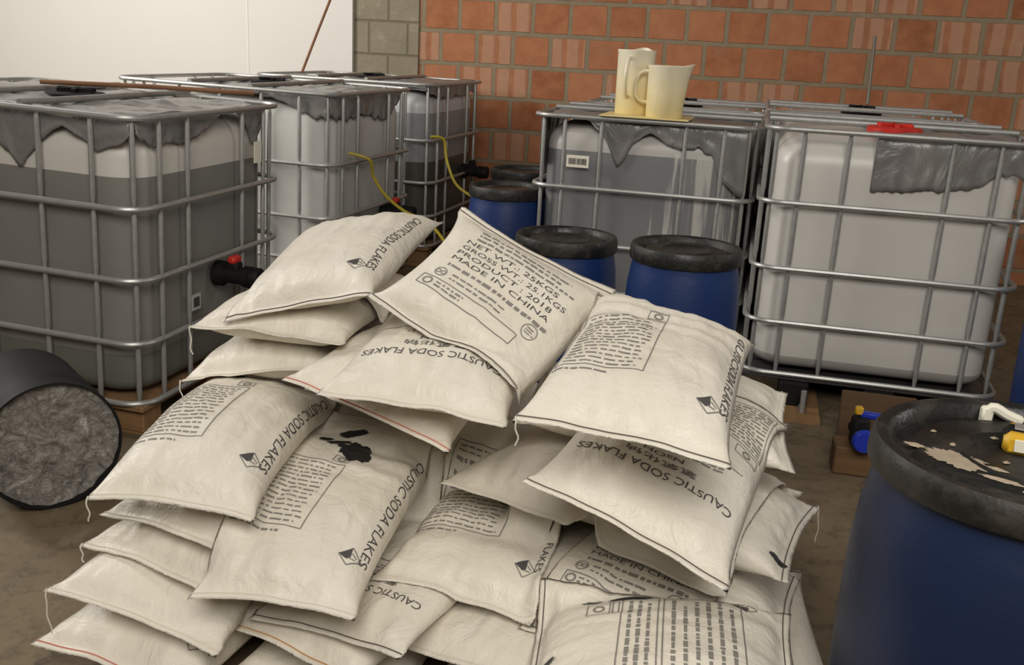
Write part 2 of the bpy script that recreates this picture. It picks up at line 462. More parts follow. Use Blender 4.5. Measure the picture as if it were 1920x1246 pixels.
    for (face, u, z, wd_, hg, mt) in plates:
        if face == 'x': pb = MB().box((CX + .004, -CY + 2 * CY * u, z), (.004, wd_, hg))
        else: pb = MB().box((-CX + 2 * CX * u, -CY - .004, z), (wd_, .004, hg))
        pl = pb.build('label_plate', M[mt], t, False)
        if mt == 'label' and wd_ > .09:
            q = MB()
            rnd = random.Random(3)
            for k in range(13):
                ww = rnd.uniform(.002, .006)
                yy = -CY + 2 * CY * u - wd_ / 2 + .012 + k * (wd_ - .024) / 12.5
                q.box((CX + .0068, yy, z), (.0012, ww, hg * .5))
            q.build('barcode', M['ink'], pl, False)
        elif mt == 'plate':
            q = MB()
            if face == 'x': q.box((CX + .0072, -CY + 2 * CY * u, z), (.002, wd_ * .6, hg * .6))
            q.build('plate_centre', M['dark_steel'], pl, False)
    return t
def near_corner(c, a, w_, d_):
    A = Vector((cos(a), sin(a), 0)); B = Vector((-sin(a), cos(a), 0)); return Vector((c[0], c[1], 0)) + A * w_ + B * d_
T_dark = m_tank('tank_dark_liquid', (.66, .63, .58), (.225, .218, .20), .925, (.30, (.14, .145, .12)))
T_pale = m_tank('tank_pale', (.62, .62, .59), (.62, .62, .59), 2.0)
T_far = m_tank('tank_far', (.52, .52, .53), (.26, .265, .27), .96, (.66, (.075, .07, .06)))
T_grey = m_tank('tank_grey_liquid', (.52, .50, .47), (.21, .21, .215), .945, None, True)
T_white = m_tank('tank_white', (.63, .61, .57), (.36, .34, .32), .205)
Z1 = [.14, .36, .585, .83, 1.13]; Z2 = [.14, .33, .54, .80, 1.135]; Z5 = [.14, .359, .583, .85, 1.138]; Z4 = [.13, .30, .52, .78, 1.10]
a1 = -.245
c1 = near_corner((-1.285, 3.25), a1, -.6, .5)
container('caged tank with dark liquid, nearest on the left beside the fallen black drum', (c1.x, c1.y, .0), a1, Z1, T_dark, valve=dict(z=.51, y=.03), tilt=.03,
          plates=(('x', .80, .955, .055, .085, 'label'), ('x', .34, .44, .06, .06, 'plate')))
a2 = -.28
c2 = near_corner((-.925, 4.80), a2, -.6, .5)
container('caged tank of pale white plastic behind the dark liquid tank on the left', (c2.x, c2.y, 0), a2, Z2, T_pale, valve=dict(z=.49, y=.18), tilt=.012)
a3 = -.27
c3 = near_corner((-.565, 6.18), a3, -.6, .5)
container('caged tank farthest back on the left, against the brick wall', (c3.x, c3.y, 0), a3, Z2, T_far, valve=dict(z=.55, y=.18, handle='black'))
a4 = -.25
c4 = near_corner((.058, 4.663), a4, .5, .6)
container('caged tank of grey liquid with white drips, under the two jugs', (c4.x, c4.y, 0), a4 - pi / 2, Z4, T_grey,
          plates=(('x', .21, .90, .105, .055, 'label'),))
c4b = near_corner((.058, 4.663), a4, .5, 1.85)
container('caged tank behind the grey liquid tank with the jugs, only its top showing', (c4b.x, c4b.y, 0), a4 - pi / 2, Z4, T_white)
a5 = -.23
c5 = near_corner((.974, 3.997), a5, .5, .6)
container('large caged white tank at right with a red cap and steel footed pallet', (c5.x, c5.y, 0), a5 - pi / 2, Z5, T_white, cap='red', cap_x=.30, legs='steel')
c5b = near_corner((.974, 3.997), a5, .5, 1.86)
container('caged tank behind the large white tank at right, against the brick wall', (c5b.x, c5b.y, 0), a5 - pi / 2, Z5, T_white)

# ------------------------------------------------------------------ drums
def drum(label, loc, r, h, lidmat='lid', group='blue plastic drums', rotz=0., body='blue'):
    t = thing('plastic_drum', label, 'drum', loc, (0, 0, rotz), group)
    prof = [(0, .012), (r * .80, .012), (r * .86, 0), (r * .93, .012), (r * .97, .05), (r * 1.0, h * .16), (r * 1.015, h * .3), (r * 1.02, h * .55), (r * 1.01, h * .72), (r * .985, h * .82), (r * .95, h * .885), (r * .93, h * .92), (r * .93, h - .02), (r * .90, h - .015)]
    MB().lathe(prof, 64, cap=False).build('drum_body', M[body], t, True, 60)
    L = [(0, h - .018), (r * .40, h - .018), (r * .42, h - .014), (r * .45, h - .014), (r * .47, h - .018), (r * .70, h - .018), (r * .74, h - .030), (r * .84, h - .030), (r * .865, h - .006), (r * .90, h), (r * .955, h), (r * .975, h - .008),
         (r * .985, h - .020), (r * .990, h - .046), (r * .975, h - .053), (r * .93, h - .055)]
    l = MB().lathe(L, 64, cap=False).build('drum_lid', M[lidmat], t, True, 50)
    return t
drum('big blue drum with dirty black lid at front right, tape measure on top', (.885, 1.55, 0), .265, .80, body='navy')
drum('blue drum with clean lid just left of the large white tank', (.60, 3.46, 0), .200, .755)
drum('blue drum with crusted lid between the peak of the sack heap and the grey tank', (.19, 3.76, 0), .200, .715)
drum('blue drum farther back, beside the left side of the grey tank', (-.06, 4.86, 0), .190, .74)
drum('black lidded drum farthest back, half hidden by the grey tank at its left', (.02, 5.55, 0), .190, .74)
drum('blue drum at the right edge, partly hidden behind the big front drum', (2.205, 3.57, 0), .27, .83)

# fallen black drum with a crusted open end
p0 = Vector((-1.335, 2.70, 0)); ax = Vector((-.62, .78, 0)).normalized(); Rd = .197
t = thing('open_drum', 'black drum lying on its side, crusted grey inside, left of the sacks', 'drum', (p0.x, p0.y, 0), (0, 0, 0))
R = Vector((0, 0, 1)).rotation_difference(ax).to_matrix()
prof = [(Rd * .955, .03), (Rd * .97, .0), (Rd, .0), (Rd, .03), (Rd * .985, .05), (Rd * .985, .09), (Rd * 1.0, .11), (Rd * .985, .13), (Rd * .98, .40), (Rd * .90, .42), (0, .42)]
MB().lathe(prof, 64, (0, 0, Rd), R, cap=False).build('drum_shell', M['black'], t, True, 50)
mb = MB(); NR, NA = 26, 72; vs = []; fs = []
for i in range(NR + 1):
    for k in range(NA):
        r_ = Rd * .965 * i / NR; a = 2 * pi * k / NA; q = Vector((r_ * cos(a), r_ * sin(a), 0))
        d = noise.fractal(q * 22 + Vector((3, 1, 7)), .8, 2.1, 5) * .012 + noise.noise(q * 9) * .012
        edge = max(0, (r_ / Rd - .82)) * .06
        q.z = .022 + d - edge * .5; vs.append(R @ q + Vector((0, 0, Rd)))
for i in range(NR):
    for k in range(NA):
        k2 = (k + 1) % NA; fs.append((i * NA + k, i * NA + k2, (i + 1) * NA + k2, (i + 1) * NA + k))
mb.add(vs, fs).build('crusted_lining', M['foil'], t, True, 60)

# ------------------------------------------------------------------ jugs on a tray
def jug(label, loc, r, h, rotz):
    t = thing('measuring_jug', label, 'jug', loc, (0, 0, rotz), 'plastic measuring jugs')
    n = 48; vs = []; fs = []; prof = [(0, .0), (r * .95, .0), (r * .97, .006), (r * .985, h * .5), (r * 1.0, h - .012), (r * 1.03, h - .006), (r * 1.03, h), (r * .97, h), (r * .95, h - .02), (r * .92, .012), (0, .012)]
    for i, (rr, z) in enumerate(prof):
        for k in range(n):
            a = 2 * pi * k / n; b = rr
            lip = max(0, cos(a)) ** 14 * max(0, (z - h * .72) / (h * .28)) if rr > r * .9 else 0
            b += lip * r * .38
            vs.append((b * cos(a), b * sin(a), z + lip * .012))
    for i in range(len(prof) - 1):
        for k in range(n): fs.append((i * n + k, i * n + (k + 1) % n, (i + 1) * n + (k + 1) % n, (i + 1) * n + k))
    MB().add(vs, fs).build('jug_body', M['jug'], t, True, 50)
    pts = []
    for k in range(15):
        a = pi * k / 14; pts.append((-r * .97 - .055 * sin(a) ** .7, 0, h * .58 + h * .30 * cos(a)))
    MB().tube(pts, .008, 8).build('handle', M['jug'], t)
    return t

ty = tag(MB().box((.57, 4.655, 1.1155), (.40, .30, .008), Matrix.Rotation(a4, 3, 'Z'), .003).build('tray', M['tray'], None, False),
    'flat yellowed tray under the two measuring jugs', 'tray')
jug('tall cream measuring jug, at the left on the tray', (.505, 4.715, 1.120), .086, .285, 1.15)
jug('short yellowed measuring jug with a spout, in front at the right on the tray', (.632, 4.575, 1.120), .085, .225, -.15)

# ------------------------------------------------------------------ torn grey film lying over the tank tops
def film(label, t_loc, t_rot, xs, ys, z, drops, seed, jag=.25):
    '''Sheet over the tank top (x/y range in tank coordinates); drops = per side list of hanging lengths along that side.'''
    nx, ny = 40, 40; ext = 10; vs = []; fs = []; idx = {}
    x0, x1 = xs; y0, y1 = ys
    rnd = Vector((seed * 3.1, seed * 1.7, 0))
    def lump(x, y): return .012 * noise.noise(Vector((x * 5, y * 5, 0)) + rnd) + .010 * noise.noise(Vector((x * 14, y * 14, 2)) + rnd)
    mb = MB()
    for i in range(nx + 1):
        for j in range(ny + 1):
            x = x0 + (x1 - x0) * i / nx; y = y0 + (y1 - y0) * j / ny
            vs.append((x, y, z + .012 + lump(x, y)))
    for i in range(nx):
        for j in range(ny):
            a = i * (ny + 1) + j; fs.append((a, a + ny + 1, a + ny + 2, a + 1))
    mb.add(vs, fs)
    for side, prof in drops.items():
        n = 60; vs = []; fs = []
        for k in range(n + 1):
            u = k / n * (len(prof) - 1); q = min(int(u), len(prof) - 2); d = prof[q] + (prof[q + 1] - prof[q]) * (u - q)
            d = max(.004, d * (1 + jag * noise.noise(Vector((k * .35, seed, 0)))))
            for e in range(ext + 1):
                f = e / ext
                out = .012 * sin(min(1, f * d / .03) * pi / 2) + .010 * noise.noise(Vector((k * .28, f * 3, seed + 5))) * f
                if side == '-y': p = (x0 + (x1 - x0) * k / n, y0 - out, z + .012 + lump(x0 + (x1 - x0) * k / n, y0) * (1 - f) - d * f)
                elif side == '+x': p = (x1 + out, y0 + (y1 - y0) * k / n, z + .012 + lump(x1, y0 + (y1 - y0) * k / n) * (1 - f) - d * f)
                vs.append(p)
        for k in range(n):
            for e in range(ext):
                a = k * (ext + 1) + e; fs.append((a, a + ext + 1, a + ext + 2, a + 1))
        mb.add(vs, fs)
    o = mb.build('plastic_film', M['film'], None, True, 80)
    o.location = t_loc; o.rotation_euler = t_rot
    so = o.modifiers.new('thickness', 'SOLIDIFY'); so.thickness = .0015
    return tag(o, label, 'film', 'torn grey plastic films')
film('torn grey film draped over the top of the dark liquid tank at left', (c1.x, c1.y, 0), (0, .03, a1), (-.52, .566), (-.466, .40), 1.12,
     {'-y': [0, 0, .02, .04, .03, .02, .06, .14, .20, .10, .05, .10, .12, .06], '+x': [.05, .10, .10, .10, .11, .09, .07, .03, .0, .02, .08, .16, .03]}, 1)
film('torn grey film over the pale white tank on the left', (c2.x, c2.y, 0), (0, .012, a2), (-.25, .566), (-.466, .40), 1.125,
     {'-y': [.0, .01, .02, .02, .03, .05, .10, .13], '+x': [.10, .13, .13, .12, .12, .14, .16, .10, .05]}, 2)
film('dark film lying over the top of the farthest tank on the left', (c3.x, c3.y, 0), (0, 0, a3), (-.40, .566), (-.466, .45), 1.125,
     {'-y': [.0, .02, .02, .03, .04], '+x': [.05, .08, .09, .09, .08, .09, .06, .10]}, 3)
film('grey film hanging in a point over the front of the tank under the jugs', (c4.x, c4.y, 0), (0, 0, a4 - pi / 2), (-.40, .566), (-.466, .466), 1.09,
     {'+x': [0, 0, .01, .02, .08, .22, .10, .05, .10, .12, .10, .16, .28, .30], '-y': [.02, .02, .05, .1, .3, .2]}, 4)
film('dark grey film flap hanging on the front of the large white tank', (c5.x, c5.y, 0), (0, 0, a5 - pi / 2), (-.30, .566), (-.09, .466), 1.128,
     {'+x': [.22, .22, .215, .21, .20, .20, .19, .18, .13, .12, .14]}, 5, .06)

# ------------------------------------------------------------------ small things round the tanks
def rod(name, label, cat, a, b, r, mat, group=None):
    return tag(MB().tube([a, ((a[0] + b[0]) / 2, (a[1] + b[1]) / 2, (a[2] + b[2]) / 2 + .004), b], r, 8).build(name, mat), label, cat, group)
rod('wooden_rod', 'brown wooden rod leaning up against the white wall at top', 'rod', (-1.475, 6.75, 1.15), (-1.303, 7.0, 1.70), .009, M['rod'])
rod('wooden_rod', 'reddish brown stick lying flat across the dark liquid tank top', 'rod', (-1.859, 3.9, 1.175), (-1.069, 4.02, 1.165), .009, M['rod'])
rod('steel_rod', 'thin grey steel rod standing against the bricks at right', 'rod', (2.133, 6.35, 1.15), (2.153, 6.45, 1.558), .011, M['steelrod'])
def smooth_path(p, k=6):
    p = [Vector(x) for x in p]; out = []
    for i in range(len(p) - 1):
        a, b, c, d = p[max(i - 1, 0)], p[i], p[i + 1], p[min(i + 2, len(p) - 1)]
        for j in range(k):
            t = j / k
            out.append(.5 * ((2 * b) + (c - a) * t + (2 * a - 5 * b + 4 * c - d) * t * t + (3 * b - a - 3 * c + d) * t ** 3))
    return out + [p[-1]]
tag(MB().tube(smooth_path([(-.86, 4.99, .84), (-.757, 5.0, .81), (-.745, 5.05, .724), (-.684, 5.05, .632), (-.581, 5.0, .563), (-.42, 4.92, .50), (-.28, 4.85, .3), (-.25, 4.8, .05), (-.1, 4.4, .010)]), .008, 8).build('hose', M['hose']),
    'yellow hose hanging down beside the pale white tank', 'hose', 'yellow hoses')
tag(MB().tube(smooth_path([(-.56, 6.17, .83), (-.482, 6.2, .813), (-.459, 6.2, .69), (-.394, 6.15, .551), (-.27, 6.08, .48), (-.12, 5.98, .43), (-.22, 5.9, .2), (-.3, 5.7, .011)]), .009, 8).build('hose', M['hose']),
    'yellow hose hanging beside the farthest tank on the left', 'hose', 'yellow hoses')
# wooden block, board standing in for pallet shade, loose blue tap below the tank
wb = MB().box((0, 0, .052), (.150, .12, .104), None, .006)
wb = tag(wb.build('wooden_block', M['cardboard'], None, False), 'dark brown wooden block on the floor under the blue capped tap', 'block')
wb.location = (1.245, 3.30, 0); wb.rotation_euler = (0, 0, -.2)
bd = MB().box((0, 0, .105), (.27, .022, .21), None, .004)  # dark board added in place of the pallet back lying in shade
bd = tag(bd.build('pallet_shade_board', M['board'], None, False), 'brown board put in for the shaded pallet back, behind the blue tap', 'board')
bd.location = (1.39, 3.52, 0); bd.rotation_euler = (-.12, 0, -.23)
t = thing('tap', 'black tap with blue cap and blue lever on the wooden block', 'tap', (1.245, 3.31, .104), (0, 0, -.1))
Rx = Matrix.Rotation(pi / 2, 3, 'X')
tp = MB().lathe([(.024, -.05), (.024, .05), (.032, .055), (.032, .085), (.0, .085)], 24, (0, -.01, .045), Rx)
tp.box((0, -.03, .055), (.056, .07, .11), None, .012).build('tap_body', M['black'], t)
MB().lathe([(.0, .0), (.038, .0), (.041, .004), (.041, .022), (.035, .030), (0, .030)], 28, (0, -.095, .045), Rx).build('tap_cap', M['cap_blue'], t)
MB().box((.055, -.03, .112), (.125, .026, .024), Matrix.Rotation(.08, 3, 'Y'), .006).build('tap_lever', M['cap_blue'], t)
MB().box((-.012, -.03, .130), (.028, .026, .030), None, .005).build('tap_tab', M['yellow'], t)

# tape measure, clip and residue on the front drum
t = thing('tape_measure', 'yellow tape measure lying on the front blue drum lid', 'tape measure', (.895, 1.595, .775), (0, 0, -.45))
MB().box((0, 0, .022), (.080, .075, .040), None, .010).build('tape_case', M['yellow'], t)
tm = MB().box((0, 0, .022), (.084, .052, .044), None, .010); tm.build('case_band', M['black'], t)
MB().box((0, -.039, .024), (.044, .003, .022), None, .001).build('case_label', M['label'], t)
MB().box((0, .0, .0455), (.05, .03, .003), None, .001).build('belt_clip', M['galv'], t)
t = tag(MB().tube(smooth_path([(.895, 1.76, .772), (.905, 1.755, .80), (.93, 1.745, .79), (.955, 1.735, .782)], 4), [.010] * 12 + [.007], 8).box((.897, 1.757, .785), (.022, .018, .034), None, .004).build('plastic_clip', M['label']),
        'small white plastic piece on the front drum lid behind the tape measure', 'plastic piece')
mb = MB(); rnd = random.Random(7)
for (cx, cy, rx, ry, rot) in ((.750, 1.535, .050, .032, -.9), (.79, 1.455, .035, .008, -.7), (.80, 1.50, .018, .006, -.7), (.70, 1.59, .016, .010, -.6), (.84, 1.44, .008, .004, 0), (.83, 1.53, .006, .004, 0), (.86, 1.64, .007, .005, 0), (.77, 1.60, .007, .005, 1), (.76, 1.66, .005, .004, 0), (.81, 1.41, .010, .004, -.6)):
    k = 72; vs = [(cx, cy, .7868)]
    for i in range(k):
        a = 2 * pi * i / k; r_ = 1 + .35 * noise.noise(Vector((cos(a) * 2 + cx * 30, sin(a) * 2, cy * 9))) + .3 * noise.noise(Vector((cos(a) * 9, sin(a) * 9, cx * 50)))
        x, y = rx * r_ * cos(a), ry * r_ * sin(a)
        vs.append((cx + x * cos(rot) - y * sin(rot), cy + x * sin(rot) + y * cos(rot), .7832))
    mb.add(vs, [(0, 1 + i, 1 + (i + 1) % k) for i in range(k)])
tag(mb.build('residue', M['residue']), 'pale dried residue crusted on the front drum lid', 'residue', kind='stuff')

# ------------------------------------------------------------------ the heap of sacks
GX0, GY0, GD, GNX, GNY = -1.6, 1.0, .012, 230, 200
HF = [[0.0] * GNY for _ in range(GNX)]
def hf(x, y):
    u = (x - GX0) / GD; v = (y - GY0) / GD
    i = int(u); j = int(v)
    if i < 0 or j < 0 or i >= GNX - 1 or j >= GNY - 1: return 0.0
    a, b = u - i, v - j
    return (HF[i][j] * (1 - a) * (1 - b) + HF[i + 1][j] * a * (1 - b) + HF[i][j + 1] * (1 - a) * b + HF[i + 1][j + 1] * a * b)
def hf_stamp(P, nu, nv):
    for i in range(nu):
        for j in range(nv):
            q = (P[i][j], P[i + 1][j], P[i + 1][j + 1], P[i][j + 1])
            x0 = min(p.x for p in q); x1 = max(p.x for p in q); y0 = min(p.y for p in q); y1 = max(p.y for p in q)
            z = max(p.z for p in q)
            for gi in range(max(0, int((x0 - GX0) / GD)), min(GNX - 1, int((x1 - GX0) / GD) + 1) + 1):
                for gj in range(max(0, int((y0 - GY0) / GD)), min(GNY - 1, int((y1 - GY0) / GD) + 1) + 1):
                    if HF[gi][gj] < z: HF[gi][gj] = z

FONT_CACHE = {}
DEBUG = False
def text_mesh(body):
    if body in FONT_CACHE: return FONT_CACHE[body]
    c = bpy.data.curves.new('txt', 'FONT'); c.body = body; c.resolution_u = 3
    o = bpy.data.objects.new('txt', c); col.objects.link(o)
    bpy.context.view_layer.update()
    me = bpy.data.meshes.new_from_object(o.evaluated_get(bpy.context.evaluated_depsgraph_get()))
    bm = bmesh.new(); bm.from_mesh(me)
    bmesh.ops.triangulate(bm, faces=bm.faces[:])
    vs = [v.co.copy() for v in bm.verts]; bm.verts.index_update(); fs = [tuple(v.index for v in f.verts) for f in bm.faces]
    bm.free(); bpy.data.objects.remove(o); bpy.data.curves.remove(c); bpy.data.meshes.remove(me)
    x0 = min(v.x for v in vs); x1 = max(v.x for v in vs); y0 = min(v.y for v in vs); y1 = max(v.y for v in vs)
    FONT_CACHE[body] = ([((v.x - x0), (v.y - y0)) for v in vs], fs, x1 - x0, y1 - y0)
    return FONT_CACHE[body]

class Print:
    """Flat artwork in sack coordinates: X across (-.5..+.5 of the width, metres), Y up from the near hem (metres)."""
    def __init__(s): s.v = []; s.f = []
    def add(s, vs, fs):
        o = len(s.v); s.v += vs; s.f += [tuple(i + o for i in f) for f in fs]
    def text(s, body, x, y, h, length=None, rot=0):
        v, f, w_, h_ = text_mesh(body); k = h / h_; kx = (length / w_) if length else k
        c, n = cos(rot), sin(rot)
        s.add([(x + a * kx * c - b * k * n, y + a * kx * n + b * k * c) for a, b in v], f)
    def bar(s, x0, y0, x1, y1, t):
        dx, dy = x1 - x0, y1 - y0; L = sqrt(dx * dx + dy * dy); nx, ny = -dy / L * t / 2, dx / L * t / 2
        k = max(1, int(L / .012)); vs = []; fs = []
        for i in range(k + 1):
            a = i / k; vs += [(x0 + dx * a + nx, y0 + dy * a + ny), (x0 + dx * a - nx, y0 + dy * a - ny)]
        for i in range(k): fs.append((2 * i, 2 * i + 1, 2 * i + 3, 2 * i + 2))
        s.add(vs, fs)
    def frame(s, x0, y0, x1, y1, t):
        s.bar(x0, y0, x1, y0, t); s.bar(x0, y1, x1, y1, t); s.bar(x0, y0, x0, y1, t); s.bar(x1, y0, x1, y1, t)
    def circle(s, x, y, r, t, n=28):
        for i in range(n):
            a, b = 2 * pi * i / n, 2 * pi * (i + 1) / n
            s.bar(x + r * cos(a), y + r * sin(a), x + r * cos(b), y + r * sin(b), t)
    def rows(s, x0, y0, x1, y1, n, t, seed, ragged=.25):
        """Rows of fine print too small to read: broken dashes."""
        rnd = random.Random(seed)
        for i in range(n):
            y = y1 - (y1 - y0) * (i + .5) / n; x = x0; xe = x1 - rnd.random() * ragged * (x1 - x0)
            while x < xe:
                l = rnd.uniform(.006, .028); s.bar(x, y, min(x + l, xe), y, t * rnd.uniform(.7, 1.1)); x += l + rnd.uniform(.003, .007)
    def blob(s, x, y, rx, ry, seed, rot=0., n=56, rough=.45):
        vs = [(x, y)]; fs = []; m = 5
        for q in range(1, m + 1):
            for i in range(n):
                a = 2 * pi * i / n
                r_ = (1 + rough * noise.noise(Vector((cos(a) * 1.6, sin(a) * 1.6, seed))) + rough * .5 * noise.noise(Vector((cos(a) * 5, sin(a) * 5, seed + 3))) + rough * .35 * noise.noise(Vector((cos(a) * 13, sin(a) * 13, seed + 7)))) * q / m
                a1_, b1_ = rx * r_ * cos(a), ry * r_ * sin(a)
                vs.append((x + a1_ * cos(rot) - b1_ * sin(rot), y + a1_ * sin(rot) + b1_ * cos(rot)))
        for i in range(n): fs.append((0, 1 + i, 1 + (i + 1) % n))
        for q in range(m - 1):
            for i in range(n):
                a = 1 + q * n; fs.append((a + i, a + n + i, a + n + (i + 1) % n, a + (i + 1) % n))
        s.add(vs, fs)

def art_front(P, G, w, l, flip=False, lower=True, upper=True, panel=False):
    """Front of the sack: name near the top hem, weights and a boxed standard number near the bottom hem."""
    k = w / .40
    if upper:
        P.text('CAUSTIC SODA FLAKES', -.165 * k, l * .745, .022, .33 * k)
        P.text('氢氧化钠', -.075 * k, l * .685, .022, .15 * k)
        P.text('NaOH', -.04 * k, l * .64, .017, .085 * k)
        G.rows(-.12 * k, l * .595, .10 * k, l * .625, 2, .004, 5, .1); G.bar(-.16 * k, l * .57, .17 * k, l * .57, .003)
    if panel:
        G.frame(-.185 * k, .05, .03 * k, .25, .0028); G.rows(-.178 * k, .056, .022 * k, .244, 14, .0052, 31, .1)
        G.frame(-.18 * k, .262, -.125 * k, .295, .0025); G.circle(-.152 * k, .278, .009, .005, 12)
    if lower:
        y0 = .10
        G.frame(-.155 * k, y0, .105 * k, y0 + .036, .003)
        G.circle(-.135 * k, y0 + .018, .011, .005, 16); G.rows(-.115 * k, y0 + .008, -.035 * k, y0 + .03, 2, .006, 9, .1)
        G.circle(-.128 * k, y0 + .062, .015, .003, 22); G.circle(-.135 * k, y0 + .062, .006, .003, 14); G.circle(-.121 * k, y0 + .062, .006, .003, 14)
        G.rows(-.10 * k, y0 + .046, .06 * k, y0 + .078, 2, .0055, 11, .2)
        G.circle(.12 * k, y0 + .066, .021, .003, 26); G.rows(.108 * k, y0 + .056, .134 * k, y0 + .078, 3, .004, 13, 0)
        P2 = P
        G.rows(-.13 * k, y0 + .088, .15 * k, y0 + .104, 1, .010, 15, .0)
        for i, tx in enumerate(('MADE IN CHINA', 'PRODUCT : 2018', 'GROSS WT.: 25.1KGS', 'NET WT.: 25KGS')):
            P2.text(tx, -.135 * k, y0 + .118 + i * .0245, .0145, (.27, .26, .285, .25)[i] * k)
        G.rows(-.12 * k, y0 + .212, .15 * k, y0 + .262, 3, .007, 17, .2)
def art_back(P, G, w, l, seed=1, name='CAUSTIC SODA FLAKES', dense=15, block=True, ya=.17, xr=.0, two=False):
    """Back of the sack: boxed fine print, the name along the right edge, a corrosive diamond below it."""
    k = w / .40
    if two:
        x0, x1 = -.185 * k, .15 * k
        for (ya, yb, n_) in ((.11, .255, 6), (.265, .335, 3)):
            G.frame(x0, ya, x1, yb, .0028); G.rows(x0 + .012, ya + .008, x1 - .012, yb - .008, n_, .008, seed + n_, .15)
        yb = .36; G.frame(.08 * k, yb, .13 * k, yb + .045, .0025); G.circle(.105 * k, yb + .022, .010, .005, 12); G.frame(.08 * k, yb - .018, .13 * k, yb - .006, .003)
    elif block:
        x0, x1, yb = -.185 * k, xr * k, ya + .27
        G.frame(x0, ya, x1, yb, .0028); G.rows(x0 + .012, ya + .006, x1 - .012, yb - .006, dense, .0052, seed, .12)
        G.rows(x0, ya - .026, x0 + .12, ya - .008, 1, .006, seed + 1, .1)
        G.frame(x1 - .045 * k, yb + .012, x1, yb + .042, .0025); G.circle(x1 - .022 * k, yb + .027, .009, .005, 12)
    if name: P.text(name, .168 * k, l * .80, .019, .40 * l / .64, -pi / 2)
    # diamond: upper half dark, lower half outlined
    cx, cy, r = .145 * k, l * .185, .026
    P.add([(cx - r, cy), (cx, cy + r), (cx + r * .1, cy - r * .05), (cx - r * .2, cy - r * .35)], [(0, 1, 2, 3)])
    for a, b in (((-r, 0), (0, -r)), ((0, -r), (r, 0)), ((r, 0), (0, r)), ((-r * .4, -r * .2), (r * .5, -r * .2)), ((r * .1, r * .4), (r * .6, 0))):
        G.bar(cx + a[0], cy + a[1], cx + b[0], cy + b[1], .003)

